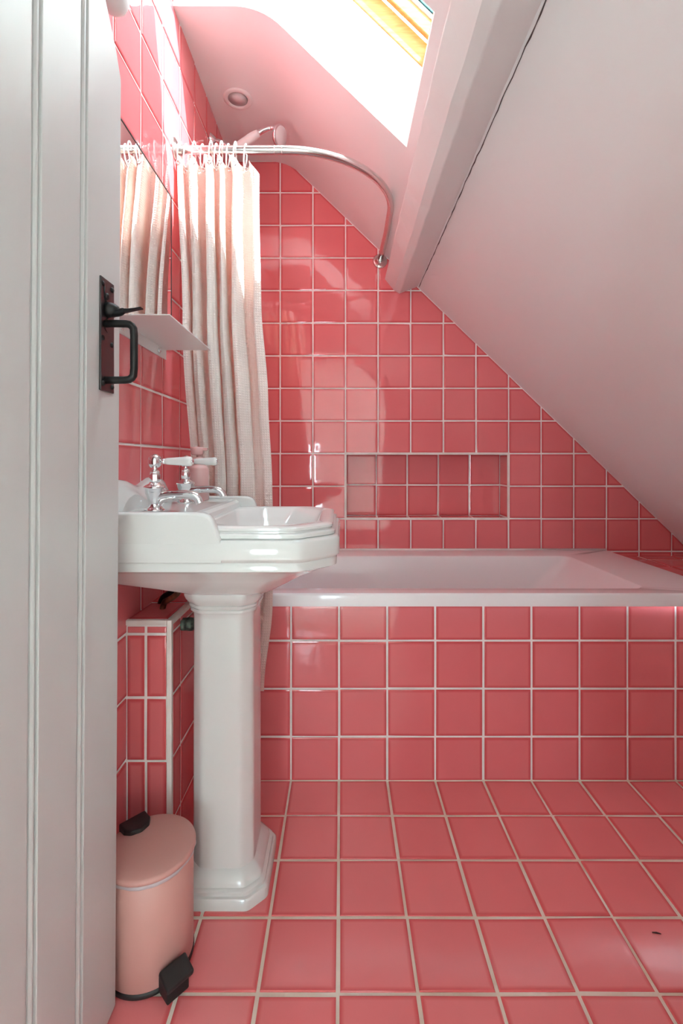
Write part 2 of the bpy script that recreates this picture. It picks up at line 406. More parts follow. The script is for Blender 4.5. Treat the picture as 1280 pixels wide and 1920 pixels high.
# landing behind the camera with an unseen window sized for the front fill
hy0, hy1, hx0, hx1, hz = -2.7, YF-0.12, -1.5, 2.3, 2.45
hb = MB().box((hx0, hy0, -0.08), (hx1, hy1, 0.0)); structure(hb.build('floor_landing', 'hall_floor'))
hw = MB().box((hx0-0.06, hy0, 0), (hx0, hy1, hz)).box((hx1, hy0, 0), (hx1+0.06, hy1, hz))
RX0, RX1, RY0, RY1 = 1.42, 1.76, -1.98, -1.52          # unseen roof opening added so sun on the landing floor fills the room
hw.box((hx0-0.06, hy0-0.06, hz), (RX0, hy1, hz+0.05)).box((RX1, hy0-0.06, hz), (hx1+0.06, hy1, hz+0.05))
hw.box((RX0, hy0-0.06, hz), (RX1, RY0, hz+0.05)).box((RX0, RY1, hz), (RX1, hy1, hz+0.05))
HX0, HX1, HZ0, HZ1 = -0.62, -0.27, 0.04, 1.25
for a, b in (((hx0, 0), (HX0, hz)), ((HX1, 0), (hx1, hz)), ((HX0, 0), (HX1, HZ0)), ((HX0, HZ1), (HX1, hz))):
    hw.box((a[0], hy0-0.06, a[1]), (b[0], hy0, b[1]))
hw.box((hx0-0.06, hy1-0.02, 0), (XL-0.06, hy1, hz)).box((XR+0.05, hy1-0.02, 0), (hx1+0.06, hy1, hz))
structure(hw.build('wall_landing', 'hall_wall'))
lw = MB()
for x in (HX0, HX1-0.04): lw.box((x, hy0-0.05, HZ0), (x+0.05, hy0-0.01, HZ1))
for z in (HZ0, HZ1-0.05): lw.box((HX0, hy0-0.05, z), (HX1, hy0-0.01, z+0.05))
structure(lw.build('window_2', 'hall_wall'))
pd = bpy.data.lights.new('daylight_portal_landing', 'AREA'); po = bpy.data.objects.new('daylight_portal_landing', pd); COL.objects.link(po)
pd.shape = 'RECTANGLE'; pd.size = HX1-HX0; pd.size_y = HZ1-HZ0; pd.cycles.is_portal = True
po.location = ((HX0+HX1)/2, hy0-0.07, (HZ0+HZ1)/2); po.rotation_euler = (PI/2, 0, 0)

# ------------------------------------------------------------------ skylight window
sd = Vector((1, 0, -0.968)).normalized(); sn = Vector((0.968, 0, 1)).normalized()
W0 = Vector((0, 0, wl(0)))
sB = (BX)/sd.x; sT = TX/sd.x
def slope_box(mb, s0, s1, y0, y1, n0, n1):
    v = []
    for n in (n0, n1):
        for (s, y) in ((s0, y0), (s1, y0), (s1, y1), (s0, y1)):
            p = W0 + sd*s + sn*n; v.append((p.x, y, p.z))
    return mb.add(v, [(0,3,2,1),(4,5,6,7),(0,1,5,4),(1,2,6,5),(2,3,7,6),(3,0,4,7)])
win = structure(empty('window_1', (0, 1.2, wl(0))), 'pine framed roof window above the bath')
def rails(name, m, s0, s1, y0, y1, w, n0, n1, ws=None, bev=0.003):
    ws = ws or w
    for r in ((s0, s1, y0, y0+w), (s0, s1, y1-w, y1), (s0, s0+ws, y0+w, y1-w), (s1-ws, s1, y0+w, y1-w)):
        o = slope_box(MB(), r[0], r[1], r[2], r[3], n0, n1).build(name, m, None, bev); keep(o, win)
rails('frame_rail', 'pine', sT-0.03, sB+0.03, WY0-0.03, WY1+0.03, 0.033, 0.0, 0.062)
rails('sash_rail', 'pine', sT+0.012, sB-0.012, WY0+0.012, WY1-0.006, 0.017, 0.064, 0.105)
rails('glazing_bead', 'reveal', sT+0.02, sB-0.02, WY0+0.02, WY1-0.014, 0.013, 0.105, 0.118)
rails('gasket', 'gasket', sT+0.025, sB-0.025, WY0+0.025, WY1-0.02, 0.010, 0.118, 0.126, bev=0.001)
rails('outer_cladding', 'alu', sT-0.06, sB+0.06, WY0-0.06, WY1+0.06, 0.085, 0.14, 0.16)
keep(slope_box(MB(), sT+0.02, sB-0.02, WY0+0.02, WY1-0.015, 0.128, 0.131).build('pane', 'glass'), win)
pd = bpy.data.lights.new('daylight_portal_skylight', 'AREA'); po = bpy.data.objects.new('daylight_portal_skylight', pd); COL.objects.link(po)
pd.shape = 'RECTANGLE'; pd.size = sB-sT+0.02; pd.size_y = WY1-WY0+0.02; pd.cycles.is_portal = True
pp = W0 + sd*(sB+sT)/2 + sn*0.165
po.matrix_world = Matrix.Translation((pp.x, (WY0+WY1)/2, pp.z)) @ Matrix((sd, (0, -1, 0), sn)).transposed().to_4x4()

# ------------------------------------------------------------------ roof beam
bp_ = [(0.224, slope(0.224)+0.02), (0.206, 1.856), (0.198, 1.836), (0.241, 1.784), (0.268, 1.771), (0.352, 1.803), (0.36, 1.86)]
bmb = MB(); nseg = 40; rings = []
random.seed(3)
jit = [[random.gauss(0, 0.0011) for _ in bp_] for _ in range(nseg+1)]
for k in range(nseg+1):
    y = YF + (YB-0.0005-YF)*k/nseg
    rings.append([(x+jit[k][i]*(1 if 0 < i < 5 else 0.3), y, z+jit[k][i]*0.6) for i, (x, z) in enumerate(bp_)])
bmb.loft(rings, smooth=False)
beam = bmb.build('roof_beam', 'beam', None, 0.003, 2)
tag(beam, 'white painted roof beam with rough chamfered edges running along the sloping ceiling', 'beam')
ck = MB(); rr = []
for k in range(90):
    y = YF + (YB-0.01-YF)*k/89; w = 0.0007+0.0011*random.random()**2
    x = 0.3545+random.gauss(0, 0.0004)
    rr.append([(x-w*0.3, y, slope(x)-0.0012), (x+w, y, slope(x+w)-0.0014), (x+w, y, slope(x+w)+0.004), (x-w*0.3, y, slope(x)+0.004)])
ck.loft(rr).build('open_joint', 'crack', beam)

# ------------------------------------------------------------------ bath, tiled panel, ledge
panel = MB().box((XL, YP, 0), (XR, YP+0.03, 0.556)).build('bath_panel', 'grout')
tag(panel, 'pink tiled bath panel rising from the floor below the white rim', 'bath panel')
lay_tiles(panel, (0, YP, 0), (1, 0, 0), (0, 0, 1), lines(-0.0073, 0.15, XL, XR), [-0.0114+0.004, 0.1386, 0.2886, 0.4386, 0.552], planes=((0, -1, -0.002),))
ledge = MB().box((1.215, YP+0.03, 0.45), (XR, YB, 0.5625)).build('tiled_ledge', 'grout')
tag(ledge, 'pink tiled ledge between the end of the bath and the sloping ceiling', 'ledge')
lay_tiles(ledge, (0, 0, 0.5625), (1, 0, 0), (0, 1, 0), lines(1.36, 0.15, 1.215, XR), lines(2.12, 0.15, YP, YB-0.002), planes=((1, 0, 1.628),))

bath = empty('bathtub', (0.36, 1.83, 0))
tag(bath, 'white built-in bathtub with a sloping end below the tiled niche', 'bathtub')
X0, X1, Y0, Y1 = XL+0.004, 1.215, 1.466, YB-0.003
def ring(x0, x1, y0, y1, z, r, n=5): return [(x, y, z) for x, y in rrect(x0, x1, y0, y1, r, n)]
tb = MB()
IX0, IX1, IY0, IY1 = -0.42, 0.973, 1.53, 2.05
def inner(t, z, r):                      # t 0..1 down the walls
    return ring(IX0+0.06*t, IX1-0.40*t, IY0+0.075*t, IY1-0.055*t, z, r)
R = [ring(X0, X1, Y0, Y1, 0.552, 0.010), ring(X0, X1, Y0, Y1, RIM-0.008, 0.010), ring(X0+0.001, X1-0.001, Y0+0.001, Y1-0.001, RIM-0.003, 0.010),
     ring(X0+0.004, X1-0.004, Y0+0.004, Y1-0.004, RIM, 0.010), ring(IX0-0.006, IX1+0.006, IY0-0.006, IY1+0.006, RIM, 0.036),
     ring(IX0-0.002, IX1+0.002, IY0-0.002, IY1+0.002, RIM-0.0015, 0.034), ring(IX0, IX1-0.001, IY0, IY1, RIM-0.005, 0.034)]
for t in (0.06, 0.5, 0.92): R.append(inner(t, RIM-0.005-0.385*t, 0.040+0.03*t))
R += [ring(IX0+0.075, IX1-0.43, IY0+0.09, IY1-0.07, 0.185, 0.07), ring(IX0+0.12, IX1-0.48, IY0+0.13, IY1-0.11, 0.175, 0.06)]
tb.loft(R, cap0=False)
o = tb.build('tub', 'acrylic', None, None); keep(o, bath)
md = o.modifiers.new('es', 'EDGE_SPLIT'); md.split_angle = math.radians(38)
keep(MB().tube([(X0, YB-0.004, RIM+0.001), (X1, YB-0.004, RIM+0.001)], 0.006, 10).build('sealant_bead', 'seal'), bath)
keep(MB().tube([(X0, YP-0.001, 0.0015), (XR, YP-0.001, 0.0015)], 0.0035, 8).build('sealant_bead', 'floor_grout'), panel)

# ------------------------------------------------------------------ tiled pipe boxing under the basin
BXR, BY, BZT = -0.4045, 1.13, 0.619
boxing = MB().box((XL, BY, 0), (BXR, YP, BZT)).build('pipe_boxing', 'grout')
tag(boxing, 'narrow pink tiled pipe boxing with white edge trim beneath the basin', 'pipe box')
tws = 0.0095
ZBX = [-0.0114+0.006, 0.1386, 0.2886, 0.4386, 0.5886, BZT-tws]
lay_tiles(boxing, (0, BY, 0), (1, 0, 0), (0, 0, 1), [XL+0.002, -0.4635, BXR-tws+0.002], ZBX)
lay_tiles(boxing, (BXR, 0, 0), (0, 1, 0), (0, 0, 1), [BY+tws, 1.197, 1.347, YP], ZBX)
lay_tiles(boxing, (0, 0, BZT), (1, 0, 0), (0, 1, 0), [XL, BXR-tws], [BY+tws, 1.28, 1.43, YP])
MB().box((BXR-tws, BY-0.003, 0.001), (BXR+0.003, BY+tws, BZT+0.003)).build('edge_trim', 'trim', boxing, 0.0015)
MB().box((XL, BY-0.003, BZT-tws), (BXR-tws, BY+tws, BZT+0.003)).build('edge_trim', 'trim', boxing, 0.0015)
MB().box((BXR-tws, BY+tws, BZT-tws), (BXR+0.003, YP, BZT+0.003)).build('edge_trim', 'trim', boxing, 0.0015)

# ------------------------------------------------------------------ washbasin on pedestal
basin = empty('pedestal_washbasin', (-0.28, 1.165, 0))
tag(basin, 'white ceramic pedestal washbasin with stepped octagonal rim and two chrome taps', 'washbasin')
BY0, BY1, BXF, CH = 0.93, 1.40, -0.004, 0.075
YM = (BY0+BY1)/2
OCT_R = 0.018
def oct_ring(x0, x1, y0, y1, ch, z, chb=0.0005):
    p = [Vector(q) for q in ((x0, y0+chb, z), (x0+chb, y0, z), (x1-ch, y0, z), (x1, y0+ch*0.95, z), (x1, y1-ch*0.95, z), (x1-ch, y1, z), (x0+chb, y1, z), (x0, y1-chb, z))]
    out = []
    for i in range(8):                       # soft corners
        A, P, B = p[i-1], p[i], p[(i+1) % 8]
        la, lb = (A-P).length, (B-P).length
        s0, s1 = P+(A-P)*min(0.5, OCT_R/max(la, 1e-6))*0.9, P+(B-P)*min(0.5, OCT_R/max(lb, 1e-6))*0.9
        for t in (0, 0.25, 0.5, 0.75, 1): out.append(tuple(s0*(1-t)**2 + P*2*t*(1-t) + s1*t*t))
    return out
def body_ring(ins, z, xb=XL, ch=CH): return oct_ring(xb, BXF-ins, BY0+ins, BY1-ins, ch-ins*0.4, z)
bb = MB()
rings = [oct_ring(-0.375, -0.165, 1.07, 1.26, 0.03, 0.698, 0.03),
         oct_ring(-0.385, -0.150, 1.055, 1.275, 0.035, 0.706, 0.03),
         oct_ring(-0.44, -0.125, 1.03, 1.30, 0.045, 0.722, 0.03),
         oct_ring(-0.505, -0.085, 0.985, 1.345, 0.06, 0.748, 0.005),
         body_ring(0.036, 0.768), body_ring(0.014, 0.7765), body_ring(0.007, 0.780), body_ring(0.006, 0.7935),
         body_ring(0.008, 0.797), body_ring(0.001, 0.803), body_ring(0.0, 0.806), body_ring(0.0, 0.836), body_ring(0.004, 0.842),
         body_ring(0.012, 0.8435)]
bb.loft(rings, cap1=False)
XF0 = -0.30      # deck front
r2 = [oct_ring(XF0, BXF-i, BY0+i, BY1-i, CH-i*0.4, z) for i, z in ((0.012, 0.8435), (0.0095, 0.8455), (0.0095, 0.8520), (0.0125, 0.8545), (0.0170, 0.8552), (0.0172, 0.8575), (0.0150, 0.8600), (0.0153, 0.8645), (0.019, 0.8675), (0.026, 0.8688), (0.033, 0.8684))]
# bowl ring matched to the octagon
def bowl(x0, x1, y0, y1, ch, z): return oct_ring(x0, x1, y0, y1, ch, z, ch*0.8)
r2 += [bowl(-0.290, -0.048, 0.968, 1.362, 0.075, 0.8675), bowl(-0.285, -0.053, 0.973, 1.357, 0.075, 0.864), bowl(-0.277, -0.068, 0.992, 1.338, 0.078, 0.835),
       bowl(-0.255, -0.11, 1.05, 1.28, 0.06, 0.785), bowl(-0.23, -0.14, 1.10, 1.23, 0.035, 0.765)]
bb.loft(r2, cap0=False)
# raised side lips with the ogee step
lip = [(XL, 0.80), (XL, 0.8975), (-0.285, 0.8975), (-0.270, 0.896), (-0.259, 0.8915), (-0.252, 0.884), (-0.248, 0.874), (-0.244, 0.863), (-0.240, 0.853), (-0.2365, 0.845), (-0.235, 0.83), (-0.235, 0.80)]
for (a, b, e0, e1) in ((BY0+0.0002, BY0+0.024, 0, 1), (BY1-0.024, BY1-0.0002, 1, 0)):
    yy = [a, a+0.0012, a+0.0035, a+0.007, b-0.007, b-0.0035, b-0.0012, b]; dd = [0.0055, 0.0028, 0.0008, 0, 0, 0.0008, 0.0028, 0.0055]
    bb.loft([[(x-(d if 1 < i < 10 else 0)*0.6, y, z-(d if 0 < i < 11 else 0)*(1 if z > 0.85 else 0)) for i, (x, z) in enumerate(lip)] for y, d in zip(yy, dd)])
# deck between the lips, curved front running into the bowl
deck = [(XL, 0.80), (XL, 0.889), (-0.315, 0.889), (-0.303, 0.887), (-0.295, 0.881), (-0.291, 0.872), (-0.289, 0.86), (-0.286, 0.84), (-0.286, 0.80)]
bb.prism(deck, 1, BY0+0.02, BY1-0.02)
o = bb.build('bowl', 'ceramic', None); keep(o, basin)
o.modifiers.new('es', 'EDGE_SPLIT').split_angle = math.radians(44)
# scalloped upstand against the tiles
sc = []
for t, z in ((-0.222, 0.889), (-0.214, 0.903), (-0.20, 0.912), (-0.18, 0.925), (-0.16, 0.941), (-0.14, 0.951), (-0.11, 0.957), (-0.08, 0.955), (-0.05, 0.947), (-0.025, 0.940), (-0.008, 0.938)):
    sc.append((t, z))
sc = sc + [(-t, z) for t, z in reversed(sc)]
us_ = MB(); rr = []
for (x, dz, k) in ((XL, 0, 1.0), (XL+0.016, 0.0, 1.0), (XL+0.024, -0.003, 0.985), (XL+0.029, -0.012, 0.95), (XL+0.034, -0.024, 0.90), (XL+0.046, -0.034, 0.84)):
    rr.append([(x, YM+t*k, max(z+dz, 0.8885)) for t, z in sc] + [(x, YM+sc[-1][0]*k, 0.88), (x, YM+sc[0][0]*k, 0.88)])
us_.loft(rr)
o = us_.build('scalloped_upstand', 'ceramic'); keep(o, basin)
o.modifiers.new('es', 'EDGE_SPLIT').split_angle = math.radians(55)
# pedestal
OCT_R = 0.010
def ped(x0, x1, y0, y1, ch, z): return oct_ring(x0, x1, y0, y1, ch, z, ch)
pr = [(0.036, 0.0), (0.036, 0.024), (0.0335, 0.0275), (0.0285, 0.0285), (0.0285, 0.0365), (0.0255, 0.040), (0.0205, 0.041), (0.0195, 0.048), (0.016, 0.055), (0.008, 0.063), (0.001, 0.068), (0.0, 0.075),
      (0.0, 0.350), (-0.001, 0.636), (0.0005, 0.648), (0.002, 0.6505), (0.0055, 0.6515), (0.0055, 0.6565), (0.0035, 0.6580), (0.0080, 0.6625), (0.0085, 0.6670), (0.0065, 0.6685), (0.010, 0.672), (0.0155, 0.680), (0.0185, 0.688), (0.019, 0.699), (0.012, 0.702)]
PX0, PX1, PY0, PY1 = -0.348, -0.205, 1.09, 1.243
o = MB().loft([ped(PX0-e, PX1+e, PY0-e, PY1+e, 0.026+e*0.35, z) for e, z in pr], smooth=True).build('pedestal', 'ceramic', None)
keep(o, basin); o.modifiers.new('es', 'EDGE_SPLIT').split_angle = math.radians(40)
# taps
def tap(y, label):
    x0, z0 = -0.411, 0.889
    k = MB()
    # curved cast body: base stem swelling up under the barrel
    k.lathe([(0.0, 0), (0.022, 0), (0.022, 0.003), (0.018, 0.006), (0.014, 0.010), (0.0135, 0.016), (0.015, 0.025), (0.0185, 0.035), (0.021, 0.042), (0.0215, 0.048),
             (0.0235, 0.050), (0.0235, 0.053), (0.020, 0.056), (0.012, 0.060), (0.0105, 0.064)], (x0, y, z0))
    o = k.build('tap', 'chrome', None); keep(o, basin); o['label'] = label
    s = MB()
    pts = [(x0, y, z0+0.032), (x0+0.02, y, z0+0.034), (x0+0.045, y, z0+0.036), (x0+0.07, y, z0+0.036), (x0+0.086, y, z0+0.034), (x0+0.096, y, z0+0.027), (x0+0.100, y, z0+0.017)]
    s.tube(smooth_path(pts, 2), [0.014-0.0045*min(1, i/9.0) for i in range(len(smooth_path(pts, 2)))], 18)
    s.build('spout', 'chrome', o).matrix_parent_inverse = o.matrix_world.inverted()
    g = MB(); rr = []                       # web sweeping down from spout to base
    for i in range(9):
        t = i/8; xx = x0+0.012+0.036*t; top = z0+0.030; bot = z0+0.006+0.022*(1-(1-t)**2)**0.5
        rr.append([(xx, y-0.0085*(1-0.4*t), bot), (xx, y+0.0085*(1-0.4*t), bot), (xx, y+0.009, top), (xx, y-0.009, top)])
    g.loft(rr).build('web', 'chrome', o)
    b = MB().lathe([(0.0095, 0.060), (0.0125, 0.066), (0.0125, 0.080), (0.010, 0.083), (0.0115, 0.085), (0.0095, 0.088), (0.0055, 0.091), (0.0052, 0.098)], (x0, y, z0), n=8)
    b.build('bonnet', 'chrome', o, 0.0006)
    MB().lathe([(0.004, 0.094), (0.010, 0.096), (0.0142, 0.102), (0.0152, 0.109), (0.0142, 0.115), (0.011, 0.1205), (0.008, 0.1225), (0.006, 0.1245), (0.001, 0.125)], (x0, y, z0)).build('cap', 'chrome', o)
    MB().lathe([(0.0035, 0.010), (0.0035, 0.017), (0.0055, 0.018), (0.0065, 0.020), (0.0055, 0.022), (0.0045, 0.0235)], (x0, y, z0+0.109), (1, -0.04, 0.0)).build('lever_neck', 'chrome', o)
    lv = MB().lathe([(0.0045, 0.0225), (0.0065, 0.0235), (0.0075, 0.030), (0.0105, 0.072), (0.0108, 0.078), (0.0095, 0.082), (0.006, 0.0835)], (x0, y, z0+0.109), (1, -0.04, -0.0))
    lv.build('lever', 'ceramic', o)['label'] = 'white ceramic tap lever'
    MB().lathe([(0.0062, 0.083), (0.0062, 0.0848), (0.003, 0.0862)], (x0, y, z0+0.109), (1, -0.04, 0.0)).build('lever_tip', 'chrome', o)
    for c in o.children: c.matrix_parent_inverse = Matrix.Translation((0, 0, 0)); 
    return o
tap(1.05, 'chrome pillar tap nearer the door')
tap(1.258, 'chrome pillar tap nearer the curtain')

# soap dispenser
soap = empty('soap_dispenser', (-0.400, 1.335, 0.889))
tag(soap, 'pink plastic soap pump bottle standing behind the basin taps', 'soap dispenser')
sx, sy, sz = soap.location
keep(MB().lathe([(0.0, 0.0), (0.026, 0.0), (0.0285, 0.003), (0.0285, 0.088), (0.026, 0.095), (0.018, 0.099), (0.013, 0.101), (0.013, 0.104)], (sx, sy, sz)).build('bottle', 'soap'), soap)
keep(MB().lathe([(0.015, 0.103), (0.0165, 0.104), (0.0165, 0.118), (0.014, 0.120), (0.006, 0.121), (0.006, 0.128)], (sx, sy, sz)).build('collar', 'soap'), soap)
keep(MB().lathe([(0.006, 0.126), (0.014, 0.127), (0.0165, 0.130), (0.0185, 0.146), (0.017, 0.149), (0.0, 0.150)], (sx-0.004, sy, sz)).build('pump_head', 'soap'), soap)
keep(MB().box((sx, sy-0.0045, sz+0.139), (sx+0.026, sy+0.0045, sz+0.147)).build('nozzle', 'soap', None, 0.002), soap)

# pipes under the basin
pipe = MB().tube(smooth_path([(-0.405, 1.20, 0.735), (-0.405, 1.20, 0.69), (-0.41, 1.20, 0.665), (-0.44, 1.21, 0.645), (-0.455, 1.22, 0.638), (-0.46, 1.22, 0.60)], 3), 0.0075, 12).build('supply_pipe', 'copper')
tag(pipe, 'tarnished copper supply pipe bending from the basin into the boxing', 'pipe')
pipe2 = MB().tube(smooth_path([(-0.418, 1.26, 0.735), (-0.418, 1.26, 0.69), (-0.425, 1.26, 0.668), (-0.455, 1.265, 0.648), (-0.480, 1.27, 0.635), (-0.485, 1.27, 0.60)], 3), 0.0075, 12).build('supply_pipe', 'iron')
tag(pipe2, 'dark bent supply pipe behind the copper pipe under the basin', 'pipe')
vl = empty('waste_fitting', (-0.40, 1.21, 0.585)); tag(vl, 'greenish waste pipe fitting poking out of the boxing beside the pedestal', 'pipe fitting')
keep(MB().lathe([(0.016, -0.006), (0.016, 0.012), (0.0135, 0.013), (0.0135, 0.06)], (BXR, 1.21, 0.585), (1, 0, 0), 20).build('sleeve', 'verdigris'), vl)
keep(MB().lathe([(0.0165, 0.012), (0.0175, 0.016), (0.0175, 0.024), (0.0165, 0.028)], (BXR, 1.21, 0.585), (1, 0, 0), 8).build('nut', 'verdigris'), vl)

# ------------------------------------------------------------------ mirror and shelf on the left wall
mir = empty('wall_mirror', (XL, 1.2, 1.33)); tag(mir, 'frameless wall mirror with dark edge reflecting the shower curtain', 'mirror')
my0, my1, mz0, mz1 = 0.90, 1.4127, 1.332, 1.780
keep(MB().box((XL+0.0025, my0, mz0), (XL+0.0075, my1, mz1)).build('glass', 'mirror'), mir)
e = 0.003
for a, b in (((my0-e, mz1), (my1+e, mz1+e)), ((my0-e, mz0-e), (my1+e, mz0)), ((my0-e, mz0), (my0, mz1)), ((my1, mz0), (my1+e, mz1))):
    keep(MB().box((XL+0.002, a[0], a[1]), (XL+0.0085, b[0], b[1])).build('edge_strip', 'black'), mir)
sh = empty('wall_shelf', (XL, 1.215, 1.30)); tag(sh, 'thin white metal shelf screwed to the tiles below the mirror', 'shelf')
keep(MB().box((XL+0.0026, 1.05, 1.3195), (-0.378, 1.38, 1.3225)).build('shelf_plate', 'white_metal', None, 0.0008), sh)
keep(MB().box((XL+0.0026, 1.05, 1.292), (XL+0.0052, 1.38, 1.3195)).build('wall_flange', 'white_metal'), sh)
for y in (1.10, 1.325):
    sc_ = keep(MB().lathe([(0.0, 0), (0.0075, 0), (0.0068, 0.0025), (0.004, 0.0042), (0.0, 0.0045)], (XL+0.0052, y, 1.306), (1, 0, 0), 14).build('screw', 'chrome'), sh)
# wall light glimpsed past the door's top corner
wlamp = empty('wall_light', (XL, 0.955, 1.93)); tag(wlamp, 'white rounded wall light shade seen past the top of the door', 'wall light')
keep(MB().lathe([(0.028, 0), (0.028, 0.008), (0.022, 0.012)], (XL+0.002, 0.955, 1.955), (1, 0, 0)).build('back_plate', 'plastic_white'), wlamp)
keep(MB().tube([(XL+0.01, 0.955, 1.955), (XL+0.05, 0.955, 1.955)], 0.007, 12).build('arm', 'chrome'), wlamp)
keep(MB().lathe([(0.0, -0.075), (0.014, -0.073), (0.024, -0.066), (0.030, -0.052), (0.031, -0.02), (0.030, 0.05), (0.024, 0.06), (0.0, 0.062)], (XL+0.055, 0.955, 1.975), (0, 0, 1)).build('shade', 'plastic_white'), wlamp)

# ------------------------------------------------------------------ curtain rail
RZ = 1.953; RR = 0.0128
rail = empty('curtain_rail', (XL, 1.455, RZ)); tag(rail, 'bent brushed steel shower curtain rail from tiled wall round to back wall', 'curtain rail')
RY = 1.462; RXE = 0.186; RC = 0.36
path = [(XL+0.003, RY, RZ), (-0.40, RY, RZ), (-0.28, RY, RZ)]
path += [(x, y, RZ) for x, y in arc(RXE-RC, RY+RC, RC, -PI/2, 0, 24)] + [(0.187, 1.95, RZ-0.008), (0.181, 2.10, RZ-0.022), (0.177, YB-0.004, 1.919)]
path = [Vector(p) for p in path]
keep(MB().tube(path, RR, 20).build('rod', 'brushed'), rail)
keep(MB().lathe([(0.034, 0), (0.034, 0.003), (0.028, 0.006), (0.016, 0.008), (0.0155, 0.022), (0.0135, 0.023)], (XL+0.002, RY, RZ), (1, 0, 0)).build('wall_flange', 'brushed'), rail)
keep(MB().lathe([(0.033, 0), (0.033, 0.003), (0.029, 0.006), (0.016, 0.008), (0.0155, 0.020), (0.0135, 0.021)], (0.177, YB-0.002, 1.919), (0, -1, 0)).build('wall_flange', 'brushed'), rail)
for x in (-0.205, -0.182):
    keep(MB().lathe([(RR-0.001, -0.0012), (RR+0.0006, -0.001), (RR+0.0006, 0.001), (RR-0.001, 0.0012)], (x, RY, RZ), (1, 0, 0), 20, False).build('joint_ring', 'chrome'), rail)

# ------------------------------------------------------------------ shower curtain
cur = empty('shower_curtain', (-0.35, RY, 0.317)); tag(cur, 'white waffle-weave shower curtain gathered against the tiled wall', 'shower curtain')
NF = 5; NU = 400; NV = 70
random.seed(21)
wdt = [0.9, 1.25, 0.8, 1.05, 1.65]
tot = sum(wdt); edges = [0]
for w in wdt: edges.append(edges[-1]+w/tot)
amp = [0.85, 1.1, 0.9, 1.1, 0.8]
off = [-0.4, 0.5, -0.2, 0.35, 0.6]
ZT, ZBm = 1.925, 0.317
def lerp_key(v, keys):
    for (a, x), (b, y) in zip(keys[:-1], keys[1:]):
        if v <= b:
            t = (v-a)/(b-a); t = t*t*(3-2*t); return x+(y-x)*t
    return keys[-1][1]
def cpos(u, z):
    f = 0
    while f < NF-1 and u > edges[f+1]: f += 1
    s = (u-edges[f])/(edges[f+1]-edges[f])
    ph = 2*PI*s
    xl = lerp_key(1.925-z, [(0, -0.497), (0.5, -0.475), (1.0, -0.445), (1.6, -0.42)])
    xr = lerp_key(1.925-z, [(0, -0.262), (0.06, -0.247), (0.45, -0.240), (0.75, -0.222), (1.0, -0.213), (1.2, -0.210), (1.35, -0.213), (1.6, -0.236)])
    yc = lerp_key(1.925-z, [(0, RY), (0.5, RY-0.008), (0.95, RY-0.026), (1.05, RY-0.027), (1.3, RY-0.034), (1.6, RY-0.037)])
    A = lerp_key(1.925-z, [(0, 0.020), (0.25, 0.034), (0.7, 0.036), (0.95, 0.018), (1.1, 0.014), (1.35, 0.014), (1.6, 0.016)])*amp[f]
    d = 1.925-z
    wob = 0.25*math.sin(2.2*d+f*1.7)
    x = xl+(xr-xl)*u + 0.0085*math.sin(2*ph+0.6*off[f])*(0.4+min(1, d*1.5)) + 0.004*math.sin(3*d+f)
    y = yc - A*math.cos(ph+wob) - 0.25*A*math.cos(2*ph+off[f]*3)
    y += 0.0022*math.sin(9*d+13*u*3)
    if z < 0.95: y = min(y, 1.4585)
    return Vector((max(x, XL+0.004), y, z))
def curtain_z(v, u):
    f = 0
    while f < NF-1 and u > edges[f+1]: f += 1
    s = (u-edges[f])/(edges[f+1]-edges[f])
    top = ZT - 0.012*(math.sin(PI*s))**2*1.2       # sags between the rings
    if u > 0.93: top -= 0.055*((u-0.93)/0.07)
    return top + (ZBm-top)*v
vs = []; fs = []; uvs = []
arcl = []
for i in range(NU+1):
    u = i/NU; p = cpos(u, 1.3)
    arcl.append(0 if i == 0 else arcl[-1]+(p-prev).length); prev = p
for j in range(NV+1):
    for i in range(NU+1):
        u = i/NU; z = curtain_z(j/NV, u); vs.append(tuple(cpos(u, z))); uvs.append((arcl[i], z))
for j in range(NV):
    for i in range(NU):
        a = j*(NU+1)+i; fs.append((a, a+NU+1, a+NU+2, a+1))
me = bpy.data.meshes.new('cloth'); me.from_pydata(vs, [], fs); me.materials.append(M['waffle'])
me.polygons.foreach_set('use_smooth', [True]*len(fs))
ul = me.uv_layers.new(name='UVMap')
for lp in me.loops: ul.data[lp.index].uv = uvs[lp.vertex_index]
cloth = bpy.data.objects.new('cloth', me); COL.objects.link(cloth); keep(cloth, cur)
# rings, eyelets
for f in range(NF+1):
    for q in (((0.02, 0.47) if wdt[f] > 0.5 else (0.02,)) if f < NF else ()):
        u = edges[f]+(edges[f+1]-edges[f])*q + 0.004
        top = cpos(u, ZT-0.022)
        cx = top.x; pts = []
        for k in range(25):
            a = 2*PI*k/24
            pts.append((cx+0.003*math.sin(a)+random.uniform(-1, 1)*0.0, RY+0.019*math.cos(a)+(top.y-RY)*0.35, RZ-0.014+0.034*math.sin(a)))
        ro = MB().tube(pts, 0.0022, 8, False).build('curtain_ring', 'plastic_white'); keep(ro, cur)
        ey = MB(); n = Vector((0.25, -1, 0)).normalized()
        ey.lathe([(0.004, 0.0), (0.0072, 0.0), (0.0072, 0.0012), (0.0045, 0.002), (0.004, 0.0012)], top + n*0.0008, n, 16, False)
        keep(ey.build('eyelet', 'chrome'), cur)

